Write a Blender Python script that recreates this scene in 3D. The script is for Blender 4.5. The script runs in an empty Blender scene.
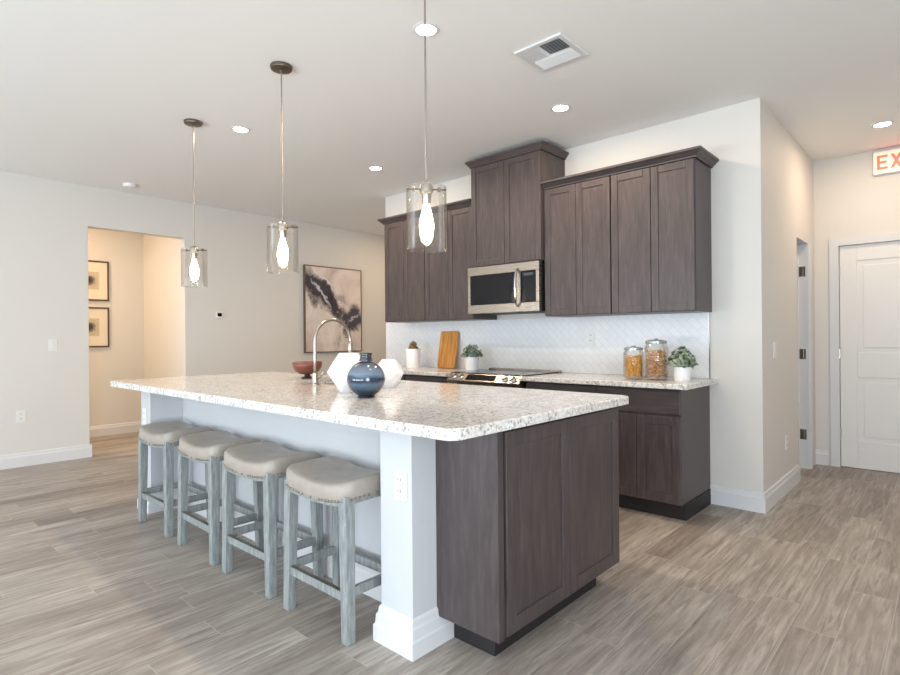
import bpy, bmesh, math, random
from mathutils import Vector, Matrix
random.seed(7)
SC = bpy.context.scene
COL = SC.collection
PI = math.pi

# ------------------------------------------------------------------ camera
cam_d = bpy.data.cameras.new('camera'); cam = bpy.data.objects.new('camera', cam_d); COL.objects.link(cam)
cam_d.sensor_fit = 'HORIZONTAL'; cam_d.sensor_width = 36.0; cam_d.lens = 554.2 / 900 * 36.0
cam_d.clip_start = 0.02
yaw = math.radians(42.354); roll = math.radians(-0.4766)
fw = Vector((-math.sin(yaw), math.cos(yaw), 0)); rt = Vector((math.cos(yaw), math.sin(yaw), 0)); up = Vector((0, 0, 1))
cr = rt * math.cos(roll) + up * math.sin(roll)
cu = -rt * math.sin(roll) + up * math.cos(roll)
M = Matrix((cr, cu, -fw)).transposed().to_4x4(); M.translation = Vector((0, 0, 1.2))
cam.matrix_world = M
SC.camera = cam

# ------------------------------------------------------------------ view and world
SC.view_settings.view_transform = 'Standard'; SC.view_settings.look = 'None'
SC.view_settings.gamma = 1.0; SC.view_settings.use_curve_mapping = False
SC.view_settings.exposure = 0.09
SC.cycles.use_denoising = True
SC.cycles.max_bounces = 10; SC.cycles.diffuse_bounces = 6; SC.cycles.glossy_bounces = 4
SC.cycles.transparent_max_bounces = 16; SC.cycles.sample_clamp_indirect = 6.0
SC.cycles.caustics_reflective = False; SC.cycles.caustics_refractive = False
w = bpy.data.worlds.new('sky'); SC.world = w; w.use_nodes = True
bg = w.node_tree.nodes['Background']; bg.inputs[0].default_value = (0.75, 0.86, 1.0, 1); bg.inputs[1].default_value = 0.7

def area_light(name, loc, rot, sx, sy, energy, color, shape='RECTANGLE'):
    l = bpy.data.lights.new(name, 'AREA'); l.shape = shape; l.size = sx; l.size_y = sy; l.energy = energy; l.color = color
    o = bpy.data.objects.new(name, l); o.location = loc; o.rotation_euler = rot; COL.objects.link(o); return o
# daylight entering through the sliding glass doors behind the camera and the side windows
DAY = (0.78, 0.89, 1.0)
for x_ in (-4.9, -1.9, 1.1):
    area_light('daylight_rear', (x_, -4.68, 1.35), (math.radians(90), 0, 0), 2.6, 1.9, 30, DAY)
    # added fill lamp tilted upward at each rear window, brightens the ceiling
    area_light('upward_fill', (x_, -4.62, 0.60), (math.radians(142), 0, 0), 2.6, 0.9, 125, (0.80, 0.91, 1.0))
area_light('daylight_side', (2.28, -0.8, 1.35), (math.radians(90), 0, math.radians(90)), 1.9, 1.5, 75, DAY)
area_light('upward_fill', (2.2, -0.8, 0.75), (math.radians(135), 0, math.radians(90)), 1.9, 0.6, 60, (0.80, 0.91, 1.0))  # added upward fill lamp beside the side window, for the ceiling
WARM = (1.0, 0.76, 0.52)
CAN_W = 13.0; HALL_W = 8.5; PASS_W = 34.0; BULB_E = 30.0

# ------------------------------------------------------------------ materials
def S(r, g, b):
    f = lambda c: (c/255/12.92) if c/255 <= 0.04045 else ((c/255+0.055)/1.055)**2.4
    return (f(r), f(g), f(b), 1)
def mat(name, col=(0.8, 0.8, 0.8, 1), rough=0.5, metal=0.0, spec=0.5, emit=None, es=0.0, coat=0.0):
    m = bpy.data.materials.new(name); m.use_nodes = True
    b = m.node_tree.nodes['Principled BSDF']
    b.inputs['Base Color'].default_value = col; b.inputs['Roughness'].default_value = rough
    b.inputs['Metallic'].default_value = metal; b.inputs['Specular IOR Level'].default_value = spec
    b.inputs['Coat Weight'].default_value = coat
    if emit: b.inputs['Emission Color'].default_value = emit; b.inputs['Emission Strength'].default_value = es
    return m
class NT:
    def __init__(s, m): s.m = m; s.t = m.node_tree; s.b = s.t.nodes['Principled BSDF']
    def n(s, typ, **kw):
        x = s.t.nodes.new(typ)
        for k, v in kw.items(): setattr(x, k, v)
        return x
    def l(s, a, b): s.t.links.new(a, b)
    def coords(s, scale=(1, 1, 1), rot=(0, 0, 0), out='Object'):
        tc = s.n('ShaderNodeTexCoord'); mp = s.n('ShaderNodeMapping')
        mp.inputs['Scale'].default_value = scale; mp.inputs['Rotation'].default_value = rot
        s.l(tc.outputs[out], mp.inputs[0]); return mp.outputs[0]
    def noise(s, vec, scale=5, detail=4, rough=0.5, dist=0.0):
        x = s.n('ShaderNodeTexNoise'); s.l(vec, x.inputs['Vector']); x.inputs['Scale'].default_value = scale
        x.inputs['Detail'].default_value = detail; x.inputs['Roughness'].default_value = rough; x.inputs['Distortion'].default_value = dist
        return x.outputs['Fac']
    def ramp(s, fac, stops):
        x = s.n('ShaderNodeValToRGB'); s.l(fac, x.inputs[0]); e = x.color_ramp.elements
        e[0].position, e[0].color = stops[0]; e[1].position, e[1].color = stops[-1]
        for p, c in stops[1:-1]:
            q = e.new(p); q.color = c
        return x.outputs[0]
    def math(s, op, a, b=None, c=None):
        x = s.n('ShaderNodeMath', operation=op)
        for i, v in enumerate((a, b, c)):
            if v is None: continue
            if isinstance(v, (int, float)): x.inputs[i].default_value = v
            else: s.l(v, x.inputs[i])
        return x.outputs[0]
    def mix(s, fac, a, b, mode='MIX'):
        x = s.n('ShaderNodeMix', data_type='RGBA', blend_type=mode)
        if isinstance(fac, (int, float)): x.inputs[0].default_value = fac
        else: s.l(fac, x.inputs[0])
        for i, v in ((6, a), (7, b)):
            if isinstance(v, tuple): x.inputs[i].default_value = v
            else: s.l(v, x.inputs[i])
        return x.outputs[2]
    def bump(s, h, strength=0.2, dist=0.002):
        x = s.n('ShaderNodeBump'); x.inputs['Strength'].default_value = strength; x.inputs['Distance'].default_value = dist
        s.l(h, x.inputs['Height']); s.l(x.outputs[0], s.b.inputs['Normal'])

def paint(name, col, rough=0.6, bump=0.08, scale=90):
    m = mat(name, col, rough, spec=0.3); t = NT(m); v = t.coords()
    n = t.noise(v, scale, 3); t.l(t.mix(n, tuple(c*0.985 for c in col[:3])+(1,), tuple(min(1, c*1.015) for c in col[:3])+(1,)), t.b.inputs['Base Color'])
    t.bump(n, bump, 0.002); return m
WALL = paint('wall_paint', S(218, 214, 208))
WALLK = WALL
CEIL = paint('ceiling_paint', S(236, 235, 233), 0.8, 0.25, 60)
TRIM = paint('white_trim_paint', S(218, 218, 219), 0.35, 0.0)
DOORP = paint('door_paint', S(232, 230, 227), 0.4, 0.0)
ISLW = paint('island_white_paint', S(202, 204, 207), 0.45, 0.03)

def wood_dark(name, grain_axis=2):
    m = mat(name, rough=0.38, spec=0.45); t = NT(m)
    sc = [9, 9, 9]; sc[grain_axis] = 0.9
    v = t.coords(tuple(sc)); n = t.noise(v, 5, 8, 0.65, 0.6)
    n2 = t.noise(t.coords((1.5, 1.5, 1.0)), 2.2, 3)
    c = t.ramp(n, [(0.28, S(50, 43, 44)), (0.5, S(70, 61, 61)), (0.72, S(92, 82, 80))])
    c = t.mix(t.math('MULTIPLY', n2, 0.55), c, S(80, 71, 71))
    t.l(c, t.b.inputs['Base Color']); t.bump(n, 0.06, 0.001)
    t.l(t.math('MULTIPLY_ADD', n, 0.2, 0.28), t.b.inputs['Roughness'])
    return m
WOOD = wood_dark('dark_stained_wood'); WOODH = wood_dark('dark_stained_wood_horizontal', 0)
TOE = mat('toe_kick_black', S(34, 30, 31), 0.6)

def granite():
    m = mat('speckled_granite', rough=0.13, spec=0.6); t = NT(m)
    v = t.coords()
    n1 = t.noise(v, 9, 6, 0.6, 0.8); base = t.ramp(n1, [(0.3, S(190, 184, 178)), (0.5, S(220, 217, 213)), (0.68, S(238, 237, 235))])
    vo = t.n('ShaderNodeTexVoronoi'); vo.inputs['Scale'].default_value = 105; t.l(v, vo.inputs['Vector'])
    sp = t.n('ShaderNodeSeparateColor'); t.l(vo.outputs['Color'], sp.inputs[0])
    cell = t.ramp(sp.outputs[0], [(0.0, S(104, 98, 97)), (0.10, S(140, 133, 129)), (0.22, S(204, 198, 192)), (0.75, S(232, 228, 222)), (1.0, S(246, 245, 244))])
    c = t.mix(0.6, base, cell)
    n3 = t.noise(v, 42, 5, 0.7, 0.5); dk = t.ramp(n3, [(0.60, (0, 0, 0, 1)), (0.67, (1, 1, 1, 1))])
    n4 = t.noise(v, 5, 3); dk2 = t.math('MULTIPLY', t.math('MULTIPLY', dk, t.math('MULTIPLY_ADD', n4, 3.0, -0.75)), 0.85)
    c = t.mix(dk2, c, S(92, 82, 80))
    n5 = t.noise(v, 3.1, 6, 0.6, 1.5); br = t.ramp(n5, [(0.62, (0, 0, 0, 1)), (0.70, (1, 1, 1, 1))])
    c = t.mix(t.math('MULTIPLY', br, 0.35), c, S(140, 110, 98))
    t.l(c, t.b.inputs['Base Color']); return m
GRAN = granite()

def floor_mat():
    m = mat('wood_look_tile', rough=0.45, spec=0.35); t = NT(m)
    tc = t.n('ShaderNodeTexCoord'); sx = t.n('ShaderNodeSeparateXYZ'); t.l(tc.outputs['Object'], sx.inputs[0])
    W, L = 0.155, 0.92
    u = t.math('DIVIDE', t.math('ADD', sx.outputs[0], 20.04), W); col = t.math('FLOOR', u); fu = t.math('FRACT', u)
    wn = t.n('ShaderNodeTexWhiteNoise', noise_dimensions='1D'); t.l(col, wn.inputs['W'])
    vv = t.math('ADD', t.math('DIVIDE', t.math('ADD', sx.outputs[1], 20), L), wn.outputs['Value']); row = t.math('FLOOR', vv); fv = t.math('FRACT', vv)
    cb = t.n('ShaderNodeCombineXYZ'); t.l(col, cb.inputs[0]); t.l(row, cb.inputs[1])
    wn2 = t.n('ShaderNodeTexWhiteNoise', noise_dimensions='3D'); t.l(cb.outputs[0], wn2.inputs['Vector'])
    # grain runs along the plank, shifted per plank
    off = t.n('ShaderNodeVectorMath', operation='SCALE'); t.l(wn2.outputs['Color'], off.inputs[0]); off.inputs[3].default_value = 30
    ad = t.n('ShaderNodeVectorMath', operation='ADD'); t.l(tc.outputs['Object'], ad.inputs[0]); t.l(off.outputs[0], ad.inputs[1])
    mp = t.n('ShaderNodeMapping'); mp.inputs['Scale'].default_value = (19, 1.2, 1); t.l(ad.outputs[0], mp.inputs[0])
    g = t.noise(mp.outputs[0], 2.2, 8, 0.68, 0.9)
    mp2 = t.n('ShaderNodeMapping'); mp2.inputs['Scale'].default_value = (5, 1.6, 1); t.l(ad.outputs[0], mp2.inputs[0])
    g2 = t.noise(mp2.outputs[0], 1.6, 4, 0.55, 0.4)
    c = t.ramp(g, [(0.26, S(112, 103, 96)), (0.42, S(156, 147, 139)), (0.56, S(186, 178, 170)), (0.74, S(216, 209, 201))])
    c = t.mix(t.ramp(g2, [(0.35, (0, 0, 0, 1)), (0.7, (0.65, 0.65, 0.65, 1))]), c, S(146, 135, 126))
    tone = t.ramp(wn2.outputs['Value'], [(0.0, S(214, 209, 206)), (0.3, S(238, 235, 233)), (1.0, S(255, 254, 252))])
    c = t.mix(1.0, c, tone, 'MULTIPLY')
    ex = t.math('MULTIPLY', t.math('MINIMUM', fu, t.math('SUBTRACT', 1.0, fu)), W)
    ey = t.math('MULTIPLY', t.math('MINIMUM', fv, t.math('SUBTRACT', 1.0, fv)), L)
    e = t.math('MINIMUM', ex, ey); gr = t.math('LESS_THAN', e, 0.0018)
    c = t.mix(t.math('MULTIPLY', gr, 0.55), c, S(190, 184, 177))
    t.l(c, t.b.inputs['Base Color'])
    t.l(t.math('MULTIPLY_ADD', g, 0.2, 0.36), t.b.inputs['Roughness'])
    t.bump(t.math('SUBTRACT', g, t.math('MULTIPLY', gr, 1.5)), 0.12, 0.002); return m
FLOOR = floor_mat()

def tile_mat():
    m = mat('white_diagonal_tile', rough=0.15, spec=0.5); t = NT(m)
    tc = t.n('ShaderNodeTexCoord'); sx = t.n('ShaderNodeSeparateXYZ'); t.l(tc.outputs['Object'], sx.inputs[0])
    cb = t.n('ShaderNodeCombineXYZ'); t.l(sx.outputs[0], cb.inputs[0]); t.l(sx.outputs[2], cb.inputs[1])
    mp = t.n('ShaderNodeMapping'); mp.inputs['Rotation'].default_value = (0, 0, math.radians(45)); t.l(cb.outputs[0], mp.inputs[0])
    br = t.n('ShaderNodeTexBrick'); t.l(mp.outputs[0], br.inputs[0]); br.inputs['Scale'].default_value = 1
    br.inputs['Brick Width'].default_value = 0.10; br.inputs['Row Height'].default_value = 0.05; br.inputs['Mortar Size'].default_value = 0.0022
    br.inputs['Color1'].default_value = S(232, 234, 236); br.inputs['Color2'].default_value = S(227, 229, 232); br.inputs['Mortar'].default_value = S(218, 220, 222)
    t.l(br.outputs['Color'], t.b.inputs['Base Color']); t.bump(t.math('SUBTRACT', 1.0, br.outputs['Fac']), 0.3, 0.002); return m
TILE = tile_mat()

def legwood():
    m = mat('weathered_grey_wood', rough=0.6, spec=0.3); t = NT(m)
    n = t.noise(t.coords((12, 12, 1.6)), 6, 8, 0.7, 0.3)
    t.l(t.ramp(n, [(0.25, S(104, 108, 107)), (0.5, S(142, 147, 146)), (0.75, S(172, 178, 177))]), t.b.inputs['Base Color'])
    t.bump(n, 0.25, 0.002); return m
LEGW = legwood()
def leather():
    m = mat('greige_leather', rough=0.36, spec=0.45); t = NT(m); v = t.coords()
    n = t.noise(v, 7, 5, 0.6); t.l(t.ramp(n, [(0.3, S(152, 143, 133)), (0.7, S(178, 168, 158))]), t.b.inputs['Base Color'])
    t.bump(t.noise(v, 220, 2), 0.12, 0.001); return m
LEA = leather()
NAIL = mat('pewter_nailheads', S(150, 142, 130), 0.3, 1.0)
NICK = mat('brushed_nickel', S(176, 168, 158), 0.28, 1.0)
DNICK = mat('dark_nickel', S(118, 108, 96), 0.35, 1.0)
CHROME = mat('polished_steel', S(205, 205, 205), 0.12, 1.0)
def steel():
    m = mat('stainless_steel', S(172, 162, 152), 0.25, 1.0); t = NT(m)
    n = t.noise(t.coords((1, 1, 60)), 8, 3); t.l(t.math('MULTIPLY_ADD', n, 0.15, 0.2), t.b.inputs['Roughness']); return m
STEEL = steel()
BLKG = mat('black_glass', S(10, 10, 16), 0.08, 0, 0.35)
BLK = mat('black_plastic', S(20, 20, 21), 0.45)
WPL = mat('white_plastic', S(228, 227, 224), 0.4)
CERW = mat('white_ceramic', S(240, 241, 242), 0.25, 0, 0.5, coat=0.3)
def thin_glass(name, tint=(1, 1, 1, 1), k=1.6, base=0.03):
    m = bpy.data.materials.new(name); m.use_nodes = True; nt = m.node_tree; nt.nodes.clear()
    o = nt.nodes.new('ShaderNodeOutputMaterial'); tr = nt.nodes.new('ShaderNodeBsdfTransparent'); gl = nt.nodes.new('ShaderNodeBsdfGlossy')
    tr.inputs[0].default_value = tint; gl.inputs['Roughness'].default_value = 0.03
    fr = nt.nodes.new('ShaderNodeLayerWeight'); fr.inputs[0].default_value = 0.35
    mm = nt.nodes.new('ShaderNodeMath'); mm.operation = 'MULTIPLY_ADD'; mm.inputs[1].default_value = k; mm.inputs[2].default_value = base; mm.use_clamp = True
    mx = nt.nodes.new('ShaderNodeMixShader')
    nt.links.new(fr.outputs['Fresnel'], mm.inputs[0]); nt.links.new(mm.outputs[0], mx.inputs[0])
    nt.links.new(tr.outputs[0], mx.inputs[1]); nt.links.new(gl.outputs[0], mx.inputs[2]); nt.links.new(mx.outputs[0], o.inputs[0]); return m
GLASS = thin_glass('clear_glass', (0.98, 0.97, 0.955, 1), 0.34, 0.02)
PANE = thin_glass('window_glass', (0.98, 0.99, 0.99, 1), 0.5, 0.0)
BULB = mat('glowing_filament_bulb', (1, 0.9, 0.7, 1), 0.3, emit=(1.0, 0.86, 0.66, 1), es=BULB_E)
LED = mat('downlight_lens', (1, 1, 1, 1), 0.4, emit=(1.0, 0.93, 0.80, 1), es=40)

# ------------------------------------------------------------------ mesh helpers
class MB:
    def __init__(s): s.b = bmesh.new()
    def box(s, x0, x1, y0, y1, z0, z1):
        v = [s.b.verts.new(p) for p in ((x0,y0,z0),(x1,y0,z0),(x1,y1,z0),(x0,y1,z0),(x0,y0,z1),(x1,y0,z1),(x1,y1,z1),(x0,y1,z1))]
        for f in ((0,3,2,1),(4,5,6,7),(0,1,5,4),(1,2,6,5),(2,3,7,6),(3,0,4,7)): s.b.faces.new([v[i] for i in f])
        return s
    def prism(s, pts, fn, d0, d1):
        # pts: 2-D outline, fn(a, b, d) -> 3-D point
        A = [s.b.verts.new(fn(a, b, d0)) for a, b in pts]; B = [s.b.verts.new(fn(a, b, d1)) for a, b in pts]
        n = len(pts)
        s.b.faces.new(A[::-1]); s.b.faces.new(B)
        for i in range(n): s.b.faces.new((A[i], A[(i+1) % n], B[(i+1) % n], B[i]))
        return s
    def lathe(s, prof, c=(0, 0, 0), n=40, cap=True):
        rings = []
        for r, z in prof:
            rings.append([s.b.verts.new((c[0]+r*math.cos(2*PI*k/n), c[1]+r*math.sin(2*PI*k/n), c[2]+z)) for k in range(n)] if r > 1e-5 else [s.b.verts.new((c[0], c[1], c[2]+z))])
        for A, B in zip(rings, rings[1:]):
            for k in range(n):
                a = [A[k % len(A)], A[(k+1) % len(A)], B[(k+1) % len(B)], B[k % len(B)]]
                u = []
                for q in a:
                    if q not in u: u.append(q)
                if len(u) > 2: s.b.faces.new(u)
        if cap:
            for A in (rings[0], rings[-1]):
                if len(A) > 2: s.b.faces.new(A)
        return s
    def tube(s, path, r, n=14):
        path = [Vector(p) for p in path]; rings = []; prev = None
        for i, p in enumerate(path):
            t = (path[min(i+1, len(path)-1)] - path[max(i-1, 0)]).normalized()
            ref = Vector((0, 0, 1)) if abs(t.z) < 0.9 else Vector((1, 0, 0))
            if prev is None: a = t.cross(ref).normalized()
            else: a = (prev - t*prev.dot(t)).normalized()
            prev = a; b = t.cross(a)
            rr = r[i] if isinstance(r, (list, tuple)) else r
            rings.append([s.b.verts.new(p + a*rr*math.cos(2*PI*k/n) + b*rr*math.sin(2*PI*k/n)) for k in range(n)])
        for A, B in zip(rings, rings[1:]):
            for k in range(n): s.b.faces.new((A[k], A[(k+1) % n], B[(k+1) % n], B[k]))
        s.b.faces.new(rings[0][::-1]); s.b.faces.new(rings[-1]); return s
    def build(s, name, m, parent=None, smooth=False, bevel=0.0, seg=2, loc=None):
        bmesh.ops.recalc_face_normals(s.b, faces=s.b.faces[:])
        me = bpy.data.meshes.new(name); s.b.to_mesh(me); s.b.free()
        me.materials.append(m)
        if smooth:
            for p in me.polygons: p.use_smooth = True
        o = bpy.data.objects.new(name, me); COL.objects.link(o)
        if loc: o.location = loc
        if parent: o.parent = parent
        if bevel:
            b = o.modifiers.new('bevel', 'BEVEL'); b.width = bevel; b.segments = seg; b.limit_method = 'ANGLE'; b.angle_limit = math.radians(40)
        if smooth == 'auto':
            e = o.modifiers.new('edges', 'EDGE_SPLIT'); e.split_angle = math.radians(35)
        return o
def tag(o, label=None, cat=None, group=None, kind=None):
    if label: o['label'] = label
    if cat: o['category'] = cat
    if group: o['group'] = group
    if kind: o['kind'] = kind
    return o
def thing(name, label, cat, loc=(0, 0, 0), group=None, rz=0):
    o = bpy.data.objects.new(name, None); COL.objects.link(o); o.location = loc; o.rotation_euler = (0, 0, rz); o.empty_display_size = 0.1
    return tag(o, label, cat, group)
def bx(name, m, d, parent=None, bevel=0.0): return MB().box(*d).build(name, m, parent, bevel=bevel)
def struct(name, m, *boxes, bevel=0.0):
    b = MB()
    for d in boxes: b.box(*d)
    return tag(b.build(name, m, bevel=bevel), kind='structure')
def copy_tree(o, parent=None):
    c = o.copy(); COL.objects.link(c)
    if parent: c.parent = parent
    for ch in list(o.children): copy_tree(ch, c)
    return c

# ------------------------------------------------------------------ room shell
Z = 2.80; KY = 4.18; HX = -0.963; LX = -6.60; DY = 6.08
struct('floor', FLOOR, (-8.3, 2.6, -5.0, 7.2, -0.1, 0))
struct('ceiling', CEIL, (-8.3, 2.6, -5.0, 7.2, Z, Z+0.1))
tag(MB().prism([(-4.9, 0), (1.715, 0), (1.715, 2.38), (2.68, 2.38), (2.68, 0), (7.1, 0), (7.1, Z), (-4.9, Z)], lambda a, b, t: (t, a, b), LX-0.12, LX).build('wall_left', WALL, bevel=0.004), kind='structure')
struct('wall_kitchen', WALLK, (-4.79, HX, KY, KY+0.12, 0, Z))
tag(MB().prism([(KY+.12, 0), (5.30, 0), (5.30, 2.02), (5.82, 2.02), (5.82, 0), (DY, 0), (DY, Z), (KY+.12, Z)], lambda a, b, t: (t, a, b), HX-0.12, HX).build('wall_hall', WALL), kind='structure')
struct('wall_end', WALL, (-3.2, -0.80, DY, DY+0.12, 0, Z), (-0.80, 0.17, DY, DY+0.12, 2.0, Z), (0.17, 0.70, DY, DY+0.12, 0, Z))
struct('wall_hall_right', WALL, (0.6, 0.72, KY+0.12, DY, 0, Z))
struct('wall_right_return', WALL, (0.6, 2.4, KY, KY+0.12, 0, Z))
struct('wall_pantry', WALL, (-4.79, -4.67, KY+0.12, 7.0, 0, Z))
struct('wall_corridor', WALL, (LX, -4.67, 7.0, 7.1, 0, Z))
# walls behind and beside the camera, with their windows
wx = [(-6.3, -3.5), (-3.3, -0.5), (-0.3, 2.35)]
struct('wall_rear', WALL, (LX, wx[0][0], -4.9, -4.78, 0, Z), (wx[0][1], wx[1][0], -4.9, -4.78, 0, Z), (wx[1][1], wx[2][0], -4.9, -4.78, 0, Z), (wx[2][1], 2.4, -4.9, -4.78, 0, Z),
       *[(a, b, -4.9, -4.78, 2.35, Z) for a, b in wx])
struct('wall_right', WALL, (2.4, 2.52, -4.9, -1.8, 0, Z), (2.4, 2.52, 0.2, KY+.12, 0, Z), (2.4, 2.52, -1.8, 0.2, 0, 0.55), (2.4, 2.52, -1.8, 0.2, 2.15, Z))
for i, (a, b) in enumerate(wx):
    r = tag(thing('window_%d' % (i+1), None, None, ((a+b)/2, -4.84, 0)), kind='structure')
    hw = (b-a)/2; f = MB()
    f.box(-hw, -hw+.06, -.04, .04, 0, 2.35).box(hw-.06, hw, -.04, .04, 0, 2.35).box(-.04, .04, -.04, .04, 0, 2.35).box(-hw, hw, -.04, .04, 0, .06).box(-hw, hw, -.04, .04, 2.29, 2.35)
    f.build('window_frame', TRIM, r); bx('pane', PANE, (-hw+.05, hw-.05, -.004, .004, .05, 2.3), r)
r = tag(thing('window_4', None, None, (2.46, -0.8, 0.55)), kind='structure')
MB().box(-.04, .04, -1, -.94, 0, 1.6).box(-.04, .04, .94, 1, 0, 1.6).box(-.04, .04, -1, 1, 0, .06).box(-.04, .04, -1, 1, 1.54, 1.6).box(-.03, .03, -1, 1, .78, .82).build('window_frame', TRIM, r)
bx('pane', PANE, (-.004, .004, -.95, .95, .05, 1.55), r)

# side passage beyond the opening in the left wall
struct('wall_passage_back', WALL, (-8.05, -7.93, 0.2, 2.82, 0, Z))
struct('wall_passage_right', WALL, (-7.93, LX-0.12, 2.69, 2.82, 0, Z))
struct('wall_passage_left', WALL, (-7.93, LX-0.12, 0.08, 0.2, 0, Z))

# baseboards
BP = [(0, 0), (0.016, 0), (0.016, 0.095), (0.011, 0.108), (0.008, 0.128), (0, 0.135)]
def baseboard(name, p0, p1, nrm, parent=None, m=TRIM, prof=BP):
    p0 = Vector(p0+(0,)); p1 = Vector(p1+(0,)); d = (p1-p0).normalized(); L = (p1-p0).length; nv = Vector(nrm+(0,))
    o = MB().prism(prof, lambda a, b, t: tuple(p0 + d*t + nv*a + Vector((0, 0, b))), 0, L).build(name, m, parent)
    if not parent: tag(o, kind='structure')
    return o
baseboard('baseboard_left', (LX, -4.78), (LX, 1.731), (1, 0))
baseboard('baseboard_left_far', (LX, 2.664), (LX, 7.0), (1, 0))
baseboard('baseboard_left_jamb', (LX-.12, 1.715), (LX, 1.715), (0, 1))
baseboard('baseboard_passage', (-7.93, 0.2), (-7.93, 2.69), (1, 0))
baseboard('baseboard_passage_right', (-7.93, 2.69), (LX-0.12, 2.69), (0, -1))
baseboard('baseboard_kitchen', (-1.30, KY), (HX, KY), (0, -1))
baseboard('baseboard_hall', (HX, KY-.016), (HX, 5.30), (1, 0))
baseboard('baseboard_end', (HX, DY), (-0.865, DY), (0, -1))
baseboard('baseboard_hall_right', (.6, KY), (.6, DY), (-1, 0))
baseboard('baseboard_right', (2.4, -4.78), (2.4, KY), (-1, 0))
# pantry opening: casing and the door standing open inside
struct('trim_1', TRIM, (HX, HX+.012, 5.82, 5.885, 0, 2.02), (HX-.12, HX, 5.30, 5.312, 0, 2.008), (HX-.12, HX, 5.808, 5.82, 0, 2.008), (HX-.12, HX, 5.30, 5.82, 2.008, 2.02))

def panel_door(name, W, H, panels, parent_loc, rz, side=-1):
    r = tag(thing(name, None, None, parent_loc, rz=rz), kind='structure')
    bx('door_slab', DOORP, (0, W, -.012, .018, 0, H), r)
    # stiles and rails stand proud of the recessed fields on both faces
    f = MB(); xs = (0.125, W-0.125); zs = [0] + [z for p in panels for z in p] + [H]
    for (y0, y1) in ((-.020, -.012), (.018, .026)):
        f.box(0, xs[0], y0, y1, 0, H).box(xs[1], W, y0, y1, 0, H)
        for a, b in zip(zs[0::2], zs[1::2]): f.box(xs[0], xs[1], y0, y1, a, b)
    f.build('door_frame', DOORP, r, bevel=0.006, seg=3)
    for a, b in panels:
        q = MB()
        for yy, sg in ((-.012, -1), (.018, 1)):
            q.box(xs[0]+.045, xs[1]-.045, *sorted((yy, yy+sg*.006)), a+.045, b-.045)
        q.build('raised_panel', DOORP, r, bevel=0.004)
    return r
d1 = panel_door('door_1', 0.915, 1.99, [(0.24, 0.81), (1.03, 1.85)], (-0.77, DY+.03, 0.005), 0)
for z in (0.30, 1.02, 1.76):
    MB().lathe([(.007, -.045), (.007, .045)], (-.004, -.026, z), 12).build('hinge', NICK, d1)
MB().lathe([(.0, 0), (.026, .0), (.030, .012), (.026, .03), (.012, .04), (.010, .055), (.028, .056), (.028, .062), (0, .062)], (0, 0, 0), 24).build('door_knob', NICK, d1, smooth='auto').matrix_local = Matrix.Translation((.85, -.082, .95)) @ Matrix.Rotation(math.radians(-90), 4, 'X')
struct('trim_2', TRIM, (-0.845, -0.775, DY-.018, DY, 0, 1.998), (0.15, 0.22, DY-.018, DY, 0, 1.998), (-0.845, 0.22, DY-.018, DY, 1.998, 2.065),
       (-0.80, -0.775, DY, DY+.09, 0, 2.0), (0.150, 0.17, DY, DY+.09, 0, 2.0))
d2 = panel_door('door_2', 0.49, 1.99, [(0.24, 0.81), (1.03, 1.85)], (HX-.075, 5.80, 0.005), PI)
for z in (0.30, 1.02, 1.76):
    b = MB(); b.lathe([(.008, -.045), (.008, .045)], (-.03, -.012, z), 12); b.box(-.05, -.001, -.010, -.006, z-.045, z+.045)
    b.build('hinge', DNICK, d2)

# ------------------------------------------------------------------ cabinets
def shaker(parent, name, x0, x1, z0, z1, y, ny, m=None, rail=0.055, recess=0.0065, th=0.019, gap=0.0018):
    # a shaker front facing -y (ny = -1) or +y; back face at y
    m = m or WOOD
    x0 += gap; x1 -= gap; z0 += gap; z1 -= gap
    yf = y + ny*th; ym = y + ny*(th-recess)
    b = MB(); s = sorted
    def bb(a0, a1, c0, c1, ya, yb): b.box(a0, a1, *s((ya, yb)), c0, c1)
    bb(x0, x0+rail, z0, z1, y, yf); bb(x1-rail, x1, z0, z1, y, yf)
    bb(x0+rail, x1-rail, z0, z0+rail, y, yf); bb(x0+rail, x1-rail, z1-rail, z1, y, yf)
    o = b.build(name, m, parent, bevel=0.003, seg=2)
    p = MB()
    p.box(x0+rail-.002, x1-rail+.002, *s((y+ny*.002, ym)), z0+rail-.002, z1-rail+.002)
    # small inner bead
    p2 = p.build('recessed_panel', m, o)
    return o
CP = [(0, 0), (.012, 0), (.014, .009), (.024, .016), (.040, .033), (.052, .040), (.054, .054), (0, .054)]
def crown(parent, x0, x1, yf, yb, z, left, right, prof=CP):
    # mitred crown along the front with optional returns
    b = MB(); n = len(prof); secs = []
    def sec(px, py, dx, dy): secs.append([b.b.verts.new((px+dx*a, py+dy*a, z+c)) for a, c in prof])
    if left: sec(x0, yb, -1, 0); sec(x0, yf, -1, -1)
    else: sec(x0, yf, 0, -1)
    if right: sec(x1, yf, 1, -1); sec(x1, yb, 1, 0)
    else: sec(x1, yf, 0, -1)
    for A, B in zip(secs, secs[1:]):
        for k in range(n): b.b.faces.new((A[k], A[(k+1) % n], B[(k+1) % n], B[k]))
    b.b.faces.new(secs[0][::-1]); b.b.faces.new(secs[-1])
    o = b.build('crown_moulding', WOODH, parent)
    bx('cabinet_top', WOOD, (x0, x1, yf, yb, z+.003, z+.045), parent)
    return o
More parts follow.
